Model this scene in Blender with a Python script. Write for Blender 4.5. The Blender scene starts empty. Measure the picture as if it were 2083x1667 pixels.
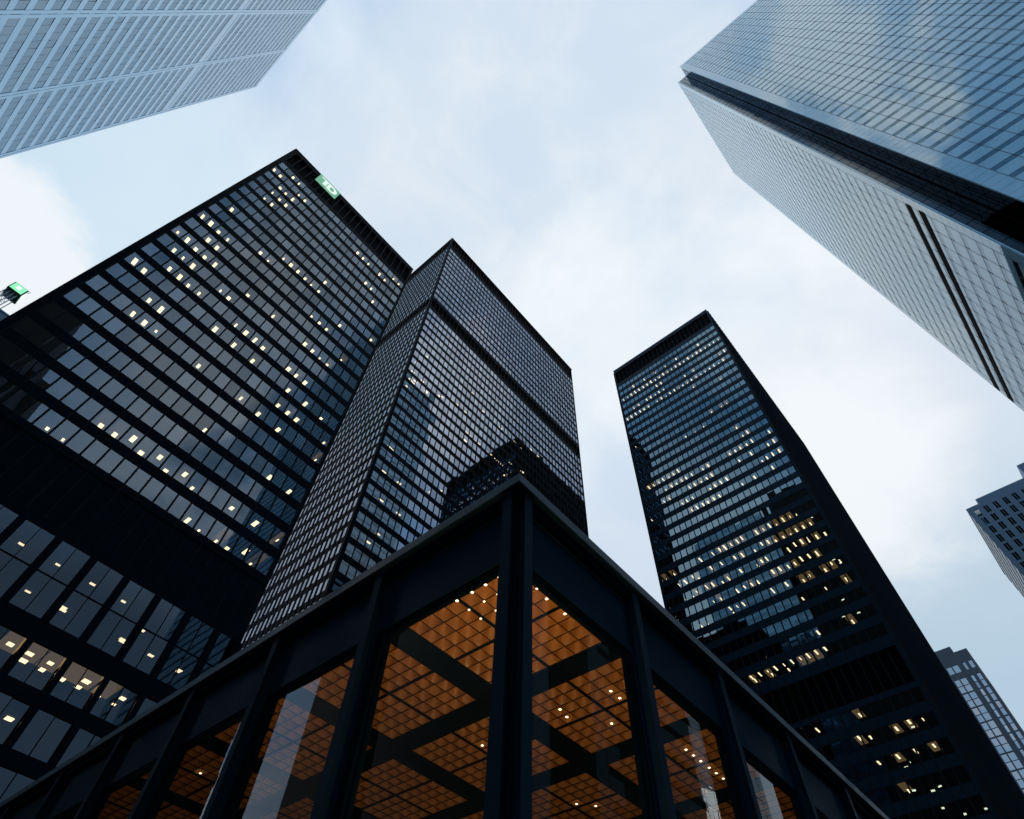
import bpy, math, random
from mathutils import Vector, Matrix
random.seed(7)
sc = bpy.context.scene
col = sc.collection
EYE = 1.6            # eye height above the plaza; heights below are written from the eye and lifted by EYE
# ---------------------------------------------------------------- camera
F, CX, CY, W, H = 1216.9, 1041.5, 833.5, 2083, 1667
RX = Vector((0.64842601, -0.76069042, 0.02989644))    # camera right, down, forward in world axes
RY = Vector((0.64349384, 0.52669606, -0.55543401))
RZ = Vector((0.406767, 0.37939603, 0.83102302))
cam = bpy.data.cameras.new('camera'); co = bpy.data.objects.new('camera', cam); col.objects.link(co)
M3 = Matrix((( RX.x, -RY.x, -RZ.x), (RX.y, -RY.y, -RZ.y), (RX.z, -RY.z, -RZ.z)))
co.matrix_world = Matrix.Translation((0, 0, EYE)) @ M3.to_4x4()
cam.sensor_fit = 'HORIZONTAL'; cam.sensor_width = 36; cam.lens = 36*F/W; cam.clip_end = 9000; cam.clip_start = .1
sc.camera = co
def seen_area(vs):
    """size a flat piece has in the photo (0 when outside), used to choose which repeats get an object of their own"""
    ps = []
    for v in vs:
        p = Vector((v[0], v[1], v[2]-EYE)); z = p.dot(RZ)
        if z < .3: return 0
        ps.append((CX+F*p.dot(RX)/z, CY+F*p.dot(RY)/z))
    mx = sum(p[0] for p in ps)/len(ps); my = sum(p[1] for p in ps)/len(ps)
    if not (-20 < mx < W+20 and -20 < my < H+20): return 0
    a = 0
    for i in range(len(ps)):
        x0, y0 = ps[i]; x1, y1 = ps[(i+1) % len(ps)]; a += x0*y1-x1*y0
    return abs(a)/2
# ---------------------------------------------------------------- materials
def mat(name):
    m = bpy.data.materials.new(name); m.use_nodes = True; nt = m.node_tree; nt.nodes.clear()
    out = nt.nodes.new('ShaderNodeOutputMaterial'); return m, nt, out
def pbr(name, c, rough=.5, metal=0, ior=1.5, c2=None, scale=.3, bump=0, bscale=2, coat=0, stretch=(1,1,1), rvar=0, spec=.5, stint=(1,1,1), isle=False):
    m, nt, out = mat(name); L = nt.links
    b = nt.nodes.new('ShaderNodeBsdfPrincipled'); L.new(b.outputs[0], out.inputs[0])
    b.inputs['Base Color'].default_value = (*c, 1); b.inputs['Roughness'].default_value = rough
    b.inputs['Metallic'].default_value = metal; b.inputs['IOR'].default_value = ior
    b.inputs['Coat Weight'].default_value = coat; b.inputs['Specular IOR Level'].default_value = spec; b.inputs['Specular Tint'].default_value = (*stint, 1)
    tc = nt.nodes.new('ShaderNodeTexCoord'); mp = nt.nodes.new('ShaderNodeMapping'); mp.inputs['Scale'].default_value = stretch
    L.new(tc.outputs['Object'], mp.inputs[0])
    if c2 or rvar:
        n = nt.nodes.new('ShaderNodeTexNoise'); n.inputs['Scale'].default_value = scale; n.inputs['Detail'].default_value = 5
        L.new(mp.outputs[0], n.inputs[0])
        if isle: n = nt.nodes.new('ShaderNodeNewGeometry'); n = type('o', (), {'outputs': [n.outputs['Random Per Island']]})
        if c2:
            r = nt.nodes.new('ShaderNodeMix'); r.data_type = 'RGBA'
            r.inputs[6].default_value = (*c, 1); r.inputs[7].default_value = (*c2, 1)
            mr = nt.nodes.new('ShaderNodeMapRange'); mr.inputs[1].default_value = .35; mr.inputs[2].default_value = .65
            L.new(n.outputs[0], mr.inputs[0]); L.new(mr.outputs[0], r.inputs[0]); L.new(r.outputs[2], b.inputs['Base Color'])
        if rvar:
            mr = nt.nodes.new('ShaderNodeMapRange'); mr.inputs[1].default_value = .3; mr.inputs[2].default_value = .7
            mr.inputs[3].default_value = rough-rvar; mr.inputs[4].default_value = rough+rvar
            L.new(n.outputs[0], mr.inputs[0]); L.new(mr.outputs[0], b.inputs['Roughness'])
    if bump:
        n = nt.nodes.new('ShaderNodeTexNoise'); n.inputs['Scale'].default_value = bscale; n.inputs['Detail'].default_value = 3
        L.new(mp.outputs[0], n.inputs[0]); bp = nt.nodes.new('ShaderNodeBump'); bp.inputs['Strength'].default_value = 1
        bp.inputs['Distance'].default_value = bump; L.new(n.outputs[0], bp.inputs['Height']); L.new(bp.outputs[0], b.inputs['Normal'])
    return m
def glass(name, ior, see, tint=(1,1,1), rough=.0, bump=.0, bscale=.4, vary=.28):
    """thin coated pane: fresnel mirror over a tinted see-through sheet"""
    m, nt, out = mat(name); L = nt.links
    mx = nt.nodes.new('ShaderNodeMixShader'); t = nt.nodes.new('ShaderNodeBsdfTransparent'); g = nt.nodes.new('ShaderNodeBsdfGlossy')
    fr = nt.nodes.new('ShaderNodeFresnel'); fr.inputs[0].default_value = ior
    t.inputs[0].default_value = (*see, 1); g.inputs['Roughness'].default_value = rough
    ge = nt.nodes.new('ShaderNodeNewGeometry'); mc = nt.nodes.new('ShaderNodeMix'); mc.data_type = 'RGBA'
    mc.inputs[6].default_value = (*[q*(1-vary) for q in tint], 1); mc.inputs[7].default_value = (*tint, 1)
    L.new(ge.outputs['Random Per Island'], mc.inputs[0]); L.new(mc.outputs[2], g.inputs[0])
    L.new(fr.outputs[0], mx.inputs[0]); L.new(t.outputs[0], mx.inputs[1]); L.new(g.outputs[0], mx.inputs[2]); L.new(mx.outputs[0], out.inputs[0])
    if bump:
        tc = nt.nodes.new('ShaderNodeTexCoord'); n = nt.nodes.new('ShaderNodeTexNoise'); n.inputs['Scale'].default_value = bscale
        n.inputs['Detail'].default_value = 1; L.new(tc.outputs['Object'], n.inputs[0])
        bp = nt.nodes.new('ShaderNodeBump'); bp.inputs['Distance'].default_value = bump; L.new(n.outputs[0], bp.inputs['Height'])
        L.new(bp.outputs[0], g.inputs['Normal']); L.new(bp.outputs[0], fr.inputs['Normal'])
    return m
def lamp_mat(name, c, s):
    m, nt, out = mat(name); e = nt.nodes.new('ShaderNodeEmission'); e.inputs[0].default_value = (*c, 1); e.inputs[1].default_value = s
    nt.links.new(e.outputs[0], out.inputs[0])
    try: m.cycles.emission_sampling = 'NONE'
    except Exception: pass
    return m
M = dict(
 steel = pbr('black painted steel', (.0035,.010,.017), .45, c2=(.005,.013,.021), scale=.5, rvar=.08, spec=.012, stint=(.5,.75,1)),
 steel_p = pbr('pavilion painted steel', (.007,.028,.047), .5, c2=(.009,.033,.054), scale=.8, rvar=.1, bump=.0015, bscale=9, spec=.03),
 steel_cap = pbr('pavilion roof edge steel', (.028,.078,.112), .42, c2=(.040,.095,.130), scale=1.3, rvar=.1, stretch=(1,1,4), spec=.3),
 steel_2 = pbr('black painted corner steel', (.004,.006,.009), .6, spec=.08),
 fin = pbr('tower mullion steel', (.020,.023,.028), .5, c2=(.027,.029,.033), scale=.2, spec=.03, stint=(.6,.8,1)),
 fin3 = pbr('dark blue tower mullion steel', (.030,.042,.052), .9, c2=(.044,.056,.066), scale=.02, spec=0),
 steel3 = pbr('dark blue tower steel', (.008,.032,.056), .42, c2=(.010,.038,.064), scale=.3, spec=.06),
 louver = pbr('black louvre', (.0015,.002,.003), .8, spec=.05),
 core = pbr('dark office interior', (.008,.008,.008), .9, spec=.1),
 slab = pbr('office ceiling', (.018,.017,.016), .9, c2=(.03,.028,.025), scale=.15, spec=.1),
 lamp = lamp_mat('warm ceiling lamp', (1,.80,.48), 4.6),
 glow = lamp_mat('glowing ceiling patch', (1,.66,.30), .22),  # emits by itself, in place of lamplight falling on the ceiling
 lampw = lamp_mat('pale ceiling lamp', (1,.82,.52), 3.4),
 g1 = glass('bronze window glass', 2.6, (.42,.41,.39), (.78,.90,1), .0, .0020, .45, vary=.4),
 g2 = glass('grey window glass', 3.8, (.35,.36,.38), (.72,.83,1.0), .0, .0012, .5),
 g3 = glass('blue window glass', 3.3, (.50,.50,.48), (.58,.86,1.0), .0, .0012, .5, vary=.16),
 gp = glass('clear plate glass', 1.5, (.88,.90,.90), (1,1,1), .0, vary=0),
 concrete = pbr('grey concrete', (.20,.24,.29), .8, c2=(.26,.30,.35), scale=.1),
)
# ---------------------------------------------------------------- mesh helpers
class MB:
    def __init__(s): s.v = []; s.f = []
    def quad(s, a, b, c, d):
        n = len(s.v); s.v += [a, b, c, d]; s.f.append((n, n+1, n+2, n+3)); return s
    def hexa(s, p):      # 8 corners: bottom ring 0-3, top ring 4-7
        n = len(s.v); s.v += p
        s.f += [(n+a, n+b, n+c, n+d) for a, b, c, d in ((3,2,1,0),(4,5,6,7),(0,1,5,4),(1,2,6,5),(2,3,7,6),(3,0,4,7))]; return s
    def box(s, x0, x1, y0, y1, z0, z1):
        return s.hexa([(x0,y0,z0),(x1,y0,z0),(x1,y1,z0),(x0,y1,z0),(x0,y0,z1),(x1,y0,z1),(x1,y1,z1),(x0,y1,z1)])
    def bar(s, a, b, r, n=6):
        a = Vector(a); b = Vector(b); d = (b-a).normalized(); u = d.orthogonal().normalized(); w = d.cross(u); k = len(s.v)
        for c in (a, b):
            for i in range(n):
                t = 2*math.pi*i/n; s.v.append(tuple(c+r*(math.cos(t)*u+math.sin(t)*w)))
        for i in range(n): s.f.append((k+i, k+(i+1) % n, k+n+(i+1) % n, k+n+i))
        s.f.append(tuple(k+n-1-i for i in range(n))); s.f.append(tuple(k+n+i for i in range(n))); return s
    def add(s, o):
        n = len(s.v); s.v += o.v; s.f += [tuple(i+n for i in f) for f in o.f]; return s
    def build(s, name, m, parent=None, fix=True):
        me = bpy.data.meshes.new(name)
        off = Vector((0,0,0)); q = parent
        while q: off = off+q.location; q = q.parent
        me.from_pydata([(x-off.x, y-off.y, z-off.z) for x, y, z in s.v], [], s.f); me.materials.append(m); me.update()
        o = bpy.data.objects.new(name, me); col.objects.link(o)
        if parent: o.parent = parent
        return o
def thing(name, loc, label, cat, group=None):
    o = bpy.data.objects.new(name, None); col.objects.link(o); o.location = loc
    o['label'] = label; o['category'] = cat
    if group: o['group'] = group
    return o
def part_set(root, name, items, m, many=None, limit=100):
    """items: list of MB. The ones that show largest are parts of their own, the rest one part of kind stuff."""
    if len(items) <= limit:
        for it in items: it.build(name, m, root)
        return
    items = sorted(items, key=lambda it: -seen_area(it.v[:4]))
    for it in items[:limit]: it.build(name, m, root)
    r = MB()
    for it in items[limit:]: r.add(it)
    o = r.build(many or name+'s', m, root); o['kind'] = 'stuff'
class Face:
    """a vertical facade plane; u runs along it, d is outward"""
    def __init__(s, axis, c): s.a = axis; s.c = c
    def p(s, u, z, d=0):
        z += EYE
        return {'y-': (u, s.c-d, z), 'y+': (u, s.c+d, z), 'x-': (s.c-d, u, z), 'x+': (s.c+d, u, z)}[s.a]
    def box(s, u0, u1, z0, z1, d0, d1, mb=None):
        mb = mb or MB(); p = s.p
        a, b = (u0, u1) if s.a in ('y-', 'x+') else (u1, u0)
        return mb.hexa([p(a,z0,d1), p(b,z0,d1), p(b,z0,d0), p(a,z0,d0), p(a,z1,d1), p(b,z1,d1), p(b,z1,d0), p(a,z1,d0)])
    def pane(s, u0, u1, z0, z1, d, jit=.006):
        a, b = (u0, u1) if s.a in ('y-', 'x+') else (u1, u0)
        w, h = u1-u0, z1-z0
        tx, tz = random.gauss(0, jit)*w*.5, random.gauss(0, jit)*h*.5
        return MB().quad(s.p(a,z0,d-tx-tz), s.p(b,z0,d+tx-tz), s.p(b,z1,d+tx+tz), s.p(a,z1,d-tx+tz))
G0 = -EYE
def fin_i(f, u, z0, z1, w=.15, dep=.2):
    """rolled I-section mullion standing proud of the wall"""
    mb = MB(); f.box(u-.02, u+.02, z0, z1, .02, dep-.02, mb); f.box(u-w/2, u+w/2, z0, z1, dep-.02, dep, mb); return mb

# ---------------------------------------------------------------- black office towers
def office_face(acc, f, u0, u1, n, rows, zr, pier, bands=(), edge=.35, fin=(.15,.2), margin=None, deep=4.2, zbot=G0, jit=.004, rec=.09):
    """n windows between u0 and u1; rows = list of (sill, head); zr = roof; bands = louvred storeys (z0,z1)"""
    pit = (u1-u0)/n
    rows = sorted(rows)
    lo = margin[0] if margin else u0-edge; hi = margin[1] if margin else u1+edge
    solid = []   # spandrels between openings
    opens = sorted([(a, b) for a, b in rows]+[(a, b) for a, b in bands])
    z = zbot
    for a, b in opens:
        if a-z > .05: solid.append((z, a))
        z = b
    solid.append((z, zr))
    for a, b in solid: acc['spandrel'].append(f.box(lo, hi, a, b, -.25, 0))
    for a, b in rows:
        for i in range(n):
            acc['window'].append(f.pane(u0+i*pit+.02, u0+(i+1)*pit-.02, a, b, -rec, jit))
        acc['ceiling'].append(f.box(lo+.3, hi-.3, b+.10, b+.30, -deep, -.27))
    for a, b in bands:
        acc['louvre_panel'].append(f.box(lo+.05, hi-.05, a, b, -.8, -.55))
    for i in range(n+1):
        u = u0+i*pit
        acc['mullion'].append(fin_i(f, u, opens[0][0]-1.2, zr, *fin).add(f.box(u-pier/2, u+pier/2, opens[0][0]-.5, zr-.3, -.2, -.004)))
    for s in (lo, hi):
        a, b = (lo, u0-pier/2) if s == lo else (u1+pier/2, hi)
        acc['corner'].append(f.box(a, b, opens[0][0]-.3, zr-.2, -.25, -.002))
def finish_tower(root, acc, mats):
    for k, v in acc.items():
        if not v: continue
        if k in ('pier', 'corner'): part_set(root, {'pier': 'window_frame', 'corner': 'corner_column'}[k], v, mats['spandrel'])
        else: part_set(root, k, v, mats[k])
def lamps(f, items, rows, head, w, l, root, m, glow=(0, 1.2)):
    out = []
    for u, r, d in items:
        z = rows[r][1]+head-.03; d = max(.35+l/2, min(d, 3.4))
        q = random.choice((1,1,1,.9,.8,.55)); ww, ll = w*random.uniform(.8,1.1)*q, l*random.uniform(.7,1.15)*q
        out.append(f.box(u-ww/2, u+ww/2, z-.05, z, -d-ll/2, -d+ll/2))
    part_set(root, 'ceiling_lamp', out, m)
    glow_patches = [f.box(u-glow[1]/2, u+glow[1]/2, rows[r][1]+head-.02, rows[r][1]+head-.005, -3.3, -.35) for u, r, d in items if random.random() < glow[0]]
    if glow_patches: part_set(root, 'glow_patch', glow_patches, M['glow'])  # self-glowing patches stand in for the lamps' spill on the ceiling
new = lambda: {k: [] for k in ('spandrel','window','ceiling','louvre_panel','pier','mullion','corner')}
MT = dict(spandrel=M['steel'], window=M['g1'], ceiling=M['slab'], louvre_panel=M['louver'], mullion=M['fin'])
L1 = [(-12.4,20,1.1),(-11.0,20,1.1),(-9.5,21,1.0),(-9.3,19,1.1),(-8.0,19,1.1),(-9.4,18,1.0),(-9.4,17,1.1),(-7.8,18,1.1),(-6.5,19,1.0),(-7.9,17,1.1),(-6.4,18,1.1),(-10.8,14,1.2),(-12.2,12,1.2),(-10.8,12,1.2),(-9.3,12,1.4),(-7.7,12,1.2),(-12.2,10,1.2),(-10.7,10,1.1),(-9.2,11,1.3),(-9.2,10,1.4),(-7.7,11,1.3),(-10.6,9,1.3),(-9.2,9,1.3),(-6.1,10,1.2),(-9.1,8,1.4),(-7.7,9,1.4),(-7.6,8,1.4),(-12.0,7,1.2),(-10.6,7,1.4),(-7.7,10,1.6),(-6.2,8,1.6),(-4.6,8,1.4),(-3.1,9,1.4),(-1.7,9,1.6),(-3.3,13,1.3),(-1.7,13,1.4),(-0.3,14,1.2),(1.2,14,1.3),(-7.6,6,1.5),(-6.0,6,1.5),(-7.5,5,1.5),(-6.0,5,1.5),(-4.5,5,1.4),(-0.1,7,1.4),(1.4,8,1.5),(4.3,10,1.3),(-0.2,10,1.7),(-8.0,21,0.9),(-6.4,20,1.0),(-5.0,20,1.1),(2.7,14,1.3),(4.3,14,1.3),(5.7,14,1.3),(7.3,14,1.3),(7.2,15,1.2),(8.7,20,1.0),(10.2,20,1.1),(11.7,20,1.2),(14.7,20,1.1),(16.3,20,1.1),(17.9,21,1.1),(19.4,21,1.2),(13.3,18,1.1),(14.8,18,1.2),(16.3,17,1.2),(8.8,12,1.4),(10.4,12,1.5),(11.9,12,1.5),(13.4,13,1.4),(1.5,5,1.6),(7.7,5,1.5),(10.5,8,1.7),(11.9,8,1.5),(13.5,8,1.6),(12.1,7,1.7),(15.1,7,1.6),(12.1,6,1.8),(2.9,7,1.5),(6.0,7,1.7),(10.4,10,1.5),(11.9,10,1.5),(16.6,11,1.6),(13.5,10,1.6),(15.0,10,1.7),(19.5,14,1.4),(4.5,8,1.4),(3.0,8,1.4),(6.0,8,1.6),(10.6,5,1.8),(13.7,6,1.7),(15.2,6,1.7),(18.2,7,1.9),(13.8,5,1.8),(20.2,6,1.9),(20.3,5,2.0),(-4.3,0,2.6),(-2.7,0,2.7),(-1.3,1,2.6),(0.2,1,2.6),(1.7,1,1.5),(4.8,1,1.5),(7.8,1,1.5),(13.9,1,1.7),(17.0,1,1.6),(20.3,1,1.8),(17.6,0,1.7),(16.0,0,3.1),(19.1,0,3.0),(6.7,3,2.1),(16.0,3,2.1),(19.0,3,2.2),(12.5,0,3.0),(14.6,0,2.9),(10.9,0,2.6),(6.2,1,2.9),(9.4,1,2.7),(3.2,1,2.7)]
LL = [(6.7,0,3.0),(6.8,0,5.6),(4.2,1,5.5),(7.4,1,5.5),(10.4,1,5.5),(12.4,0,0.5),(12.1,0,3.1),(14.9,0,3.2),(17.8,0,3.1),(3.8,0,5.5),(1.0,1,5.5),(12.2,0,5.6),(17.8,0,5.6)]
LM = [(5.2,0,2.1),(6.7,0,2.1),(6.8,0,3.4),(6.8,0,4.8),(8.3,0,2.0),(8.3,0,4.9),(9.9,0,3.4),(11.3,0,2.1),(11.3,0,5.0),(12.9,0,3.5),(14.4,0,2.0),(14.4,0,4.9),(8.5,1,3.7)]
L2 = [(38.8,29,1.7),(39.8,29,1.7),(39.4,31,1.7),(43.3,31,1.5),(40.5,33,1.5),(54.1,29,1.6),(50.9,30,1.2),(45.0,33,1.5),(42.1,35,1.7),(40.4,36,1.1),(66.1,22,1.4),(67.5,22,1.3),(69.0,22,1.3),(70.4,22,1.3),(71.9,22,1.3),(75.1,21,1.2),(76.5,18,1.2),(79.6,18,1.3),(81.0,17,1.3),(58.5,22,1.4),(58.2,23,1.2),(59.6,22,1.4),(61.5,22,1.5),(62.9,22,1.4),(62.7,21,1.4),(62.8,18,1.1),(67.3,18,1.2),(70.3,18,1.1),(56.7,20,1.3),(53.7,20,1.2),(49.0,23,1.6),(38.1,21,1.2),(38.1,22,1.1),(37.9,23,1.0),(39.2,22,1.3),(39.3,22,0.4),(41.6,22,1.4),(41.5,21,1.2),(47.4,21,1.0),(48.1,21,0.6),(40.6,18,0.9),(83.9,17,1.2),(87.1,17,1.2),(77.9,21,1.5),(79.5,21,0.5),(73.0,23,0.9),(58.1,17,1.2),(43.0,22,0.2),(37.9,20,0.1),(51.7,20,1.4)]
L3 = [(16.3,1,1.2),(24.3,1,1.1),(28.4,1,1.3),(36.4,1,1.2),(40.6,1,0.9),(32.2,1,1.4),(10.2,2,1.1),(11.8,2,1.1),(13.2,2,1.1),(14.8,2,1.2),(16.3,2,1.2),(17.7,2,1.2),(19.2,2,1.2),(20.8,2,1.2),(22.4,2,1.4),(23.8,2,1.2),(25.3,2,1.2),(26.8,2,1.1),(28.3,2,1.1),(29.9,2,1.1),(31.4,2,1.3),(32.9,2,1.3),(34.4,2,1.1),(35.9,2,1.2),(37.4,2,1.1),(39.0,2,1.1),(40.5,2,1.0),(42.0,2,1.1),(43.5,2,1.1),(45.1,2,1.0),(10.3,4,1.2),(11.9,4,1.4),(20.8,4,1.1),(23.8,4,1.2),(31.5,3,1.1),(33.1,3,1.3),(31.4,4,1.3),(33.0,4,1.4),(34.4,4,1.2),(36.0,4,1.3),(37.5,4,1.3),(11.8,5,1.5),(13.3,5,1.5),(14.8,5,1.3),(16.3,5,1.3),(17.8,5,1.3),(19.3,5,1.3),(20.8,5,1.2),(22.4,5,1.3),(23.9,5,1.6),(25.4,5,1.4),(26.8,5,1.7),(28.3,5,1.3),(29.9,5,1.6),(31.4,5,1.5),(32.9,5,1.3),(34.5,5,1.2),(22.8,6,1.5),(14.9,7,1.6),(40.5,4,1.3),(42.4,4,1.2),(37.6,5,1.3),(39.2,5,1.3),(40.6,5,1.3),(42.2,5,1.2),(43.8,5,1.2),(45.3,5,1.2),(17.9,10,1.6),(16.3,10,1.8),(20.9,10,1.7),(24.4,11,1.8),(27.1,11,1.9),(29.9,11,1.8),(16.8,13,1.8),(14.9,14,1.4),(16.3,14,1.7),(10.4,15,1.7),(16.4,15,1.6),(14.9,15,1.4),(18.1,15,1.5),(19.5,15,1.8),(21.0,15,1.9),(10.5,16,1.5),(12.0,16,1.6),(10.5,17,1.5),(12.1,17,1.5),(16.4,16,1.5),(13.6,17,1.7),(14.9,17,2.0),(19.6,16,2.0),(13.5,18,1.6),(18.0,18,1.7),(21.2,18,1.7),(24.0,17,1.5),(25.6,17,1.5),(27.2,17,1.8),(28.6,17,1.9),(27.1,18,1.6),(28.6,18,1.8),(30.2,18,1.8),(31.5,18,1.7),(33.1,18,1.6),(34.5,18,1.4),(34.8,14,1.4),(36.3,14,1.6),(37.8,14,1.5),(39.4,14,1.5),(40.8,14,1.5),(42.4,14,1.6),(43.8,14,1.4),(27.0,15,1.6),(28.6,15,1.8),(31.7,15,1.3),(33.4,15,1.6),(34.7,15,1.6),(36.3,15,1.7),(37.7,15,1.7),(39.5,15,1.8),(27.0,16,1.5),(28.5,16,1.7),(30.1,16,1.9),(31.8,16,1.6),(33.3,16,1.7),(33.4,17,1.7),(35.0,17,1.7),(36.3,17,1.7),(39.2,16,1.5),(40.8,16,1.8),(10.6,24,2.0),(12.2,24,1.8),(13.9,24,1.5),(13.7,22,2.0),(15.0,22,1.7),(16.5,22,1.6),(18.2,22,2.1),(19.5,22,1.4),(21.0,22,1.6),(22.5,22,1.5),(12.1,23,2.3),(15.1,23,2.1),(25.8,22,1.1),(45.3,17,1.7),(44.7,9,1.6),(13.6,23,2.2),(16.5,23,2.4),(18.0,23,2.5),(19.7,23,2.3),(21.1,23,1.4),(15.1,24,1.2),(16.5,24,1.1),(18.1,24,1.8),(13.6,25,1.6),(15.1,25,1.3),(16.6,25,1.1),(18.1,25,1.6),(19.5,25,1.6),(21.1,25,1.2),(22.5,25,1.1),(10.6,26,1.5),(12.1,26,1.0),(13.7,26,2.1),(16.6,26,1.7),(18.1,26,2.4),(21.1,26,1.3),(15.1,27,1.9),(11.2,27,1.9),(19.6,27,2.0),(36.1,22,1.5),(33.0,22,1.5),(31.2,22,1.4),(30.0,22,1.4),(28.5,22,1.4),(27.0,22,1.4),(34.2,23,0.2),(31.8,23,1.2),(28.7,23,1.3),(27.1,23,1.6),(24.4,23,2.3),(22.4,23,1.1),(42.4,23,1.5),(40.8,23,1.5),(38.7,23,1.2),(37.9,23,2.8),(33.1,24,2.6),(31.6,24,1.9),(28.5,24,1.4),(25.0,24,2.3),(23.8,24,1.4),(22.7,24,1.4),(38.9,24,1.5),(36.5,24,1.4),(35.1,24,1.5),(34.5,25,2.1),(36.1,25,1.9),(30.7,25,1.8),(29.0,25,1.7),(27.5,25,1.9),(26.2,25,2.0),(33.0,26,0.4),(31.6,26,1.4),(30.3,26,1.5),(33.1,26,3.0),(24.0,26,1.4),(40.3,26,2.5),(38.9,26,2.5),(36.0,26,2.9),(19.6,29,1.9),(13.7,29,2.9),(33.2,30,0.8),(31.6,30,0.8),(30.1,30,0.8),(28.6,30,0.8),(27.0,30,0.5),(25.5,30,0.9),(24.0,30,0.7),(22.6,30,0.3),(21.1,30,1.0),(19.5,30,1.0),(33.1,30,2.3),(29.9,30,2.6),(27.0,30,3.0),(19.1,31,2.3),(13.0,32,0.5),(11.2,32,1.6),(15.1,32,1.8),(20.4,32,0.7),(19.0,32,1.9),(14.1,33,1.5),(11.6,33,1.5),(16.6,33,1.5),(19.4,33,1.6),(26.1,31,2.5),(17.6,34,3.3),(42.0,24,2.6),(40.3,24,2.5),(45.3,22,2.5),(43.1,22,2.3)]
# ---- tower with the roof sign: one face seen (normal -y)
D = 53.0
t1 = thing('office_tower', (3.2, D, 0), 'broad black tower with a green sign at its roof corner and many lit windows', 'tower')
f = Face('y-', D); a = new()
r1 = [(.7925*D+.0704*D*i, .8382*D+.0704*D*i) for i in range(22)]
office_face(a, f, -.2394*D, (-.2394+.02824*22)*D, 22, r1, 2.500*D, .20, bands=[(2.352*D, 2.475*D)], margin=(-.2555*D, .3905*D), fin=(.07,.07), zbot=.775*D, rec=.03)
# blank plant storey with shallow ribs
a['spandrel'].append(f.box(-.2555*D, .3905*D, .6455*D, .775*D, -.25, -.12))
for i in range(23): a['mullion'].append(f.box((-.2394+.02824*i)*D-.04, (-.2394+.02824*i)*D+.04, .66*D, .775*D, -.12, -.06))
# tall glazing below: pairs of panes, transom
lob = []; piers = []
zt = [(.5275, .5865), (.5880, .6455)]
k0 = -4
zs = [(.4462, .498), (.374, .4262), (.302, .354), (.230, .282)]
lo, hi = -.2555*D, .3905*D
prev = -EYE/D
for z0, z1 in sorted(zs)+[(.5275, .6455)]:
    a['spandrel'].append(f.box(lo, hi, prev*D, z0*D, -.25, 0)); prev = z1
for i in range(-4, 7):
    b0 = (-.0008+.0584*i)*D; b1 = b0+.0465*D; bm = b0+.0228*D
    for z0, z1 in zt+zs:
        for p0, p1 in ((b0, bm-.03), (bm+.03, b1)):
            if p1 > hi: continue
            lob.append(f.pane(p0, p1, z0*D, z1*D, -.12, .006 if z0 > .5 else .014))
    for z0, z1 in [(.5275, .6455)]+zs:
        piers.append(f.box(b1 if z0 > .5 else b1+.15, min(b0+.0584*D, hi), z0*D, z1*D, -.25, .05 if z0 > .5 else 0)); piers.append(f.box(bm-.03, bm+.03, z0*D, z1*D, -.16, -.05))
    piers.append(f.box(b0, b1, .5865*D, .5880*D, -.16, -.05))
for p in piers: a['pier'].append(p)
a['ceiling'].append(f.box(lo+.3, hi-.3, .6455*D+.1, .6455*D+.3, -7, -.3))
a['ceiling'].append(f.box(lo+.3, hi-.3, .5865*D+.1, .5865*D+.16, -7, -1.2))
for z0, z1 in zs: a['ceiling'].append(f.box(lo+.3, hi-.3, z1*D+.12, z1*D+.3, -6, -.3))
a['window'] += lob
finish_tower(t1, a, MT)
MB().box(lo+.4, hi-.4, D+4.3, D+36, 0, 2.47*D+EYE).build('core', M['core'], t1)
MB().box(lo-.02, lo+.38, D+.26, D+36, 0, 2.498*D+EYE).build('side_wall', M['steel'], t1)
MB().box(hi-.38, hi+.02, D+.26, D+36, 0, 2.498*D+EYE).build('side_wall', M['steel'], t1)
MB().box(lo+.1, hi+.05, D-.05, D+36.3, 2.500*D+EYE, 2.500*D+EYE+.35).build('roof_edge', M['steel'], t1)
lamps(f, L1, r1, .12, .48, 1.05, t1, M['lamp'], glow=(.3, 1.2))
lamps(f, LL, [(.5275*D, .5865*D), (.588*D, .6455*D)], .10, .55, .32, t1, M['lampw'])
lamps(f, LM, [(.4462*D, .498*D), (.374*D, .4262*D)], .12, .55, .7, t1, M['lamp'], glow=(.6, 1.4))
# its sign
sg = thing('sign', (-.078*D, D-.3, 2.45*D+EYE), 'green illuminated sign with white TD letters near the roof corner of the broad black tower', 'sign')
ff = Face('y-', D-.25)
MG = lamp_mat('green sign panel', (.22,.52,.37), .85); MW = lamp_mat('white sign letters', (.82,1,.92), 1.0)
sx0, sx1, sz0, sz1 = -.1266*D, -.0284*D, 2.4115*D, 2.490*D
pn = ff.box(sx0, sx1, sz0, sz1, -.0, .22).build('panel', MG, sg)
w, h = sx1-sx0, sz1-sz0
P = lambda a, b: (sx0+a*w, sz0+b*h)
def rect(a0, a1, b0, b1, nm):
    p0 = P(a0, b0); p1 = P(a1, b1); return ff.box(p0[0], p1[0], p0[1], p1[1], .225, .27)
mt = rect(.10,.64,.745,.84,'t'); ff.box(*[P(.28,0)[0], P(.43,0)[0], P(0,.18)[1], P(0,.744)[1]], .225, .27, mt)
mt.build('letter_t', MW, pn)
md = MB()
outer = []; inner = []
cxx, cyy = .66, .48
for i in range(17):
    t = -math.pi/2+math.pi*i/16
    outer.append(P(cxx+.26*math.cos(t), .48+(.36 if True else 0)*math.sin(t)))
    inner.append(P(cxx+.13*math.cos(t), .48+.22*math.sin(t)))
outer = [P(.47,.12)]+outer+[P(.47,.84)]; inner = [P(.60,.26)]+inner+[P(.60,.70)]
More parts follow.
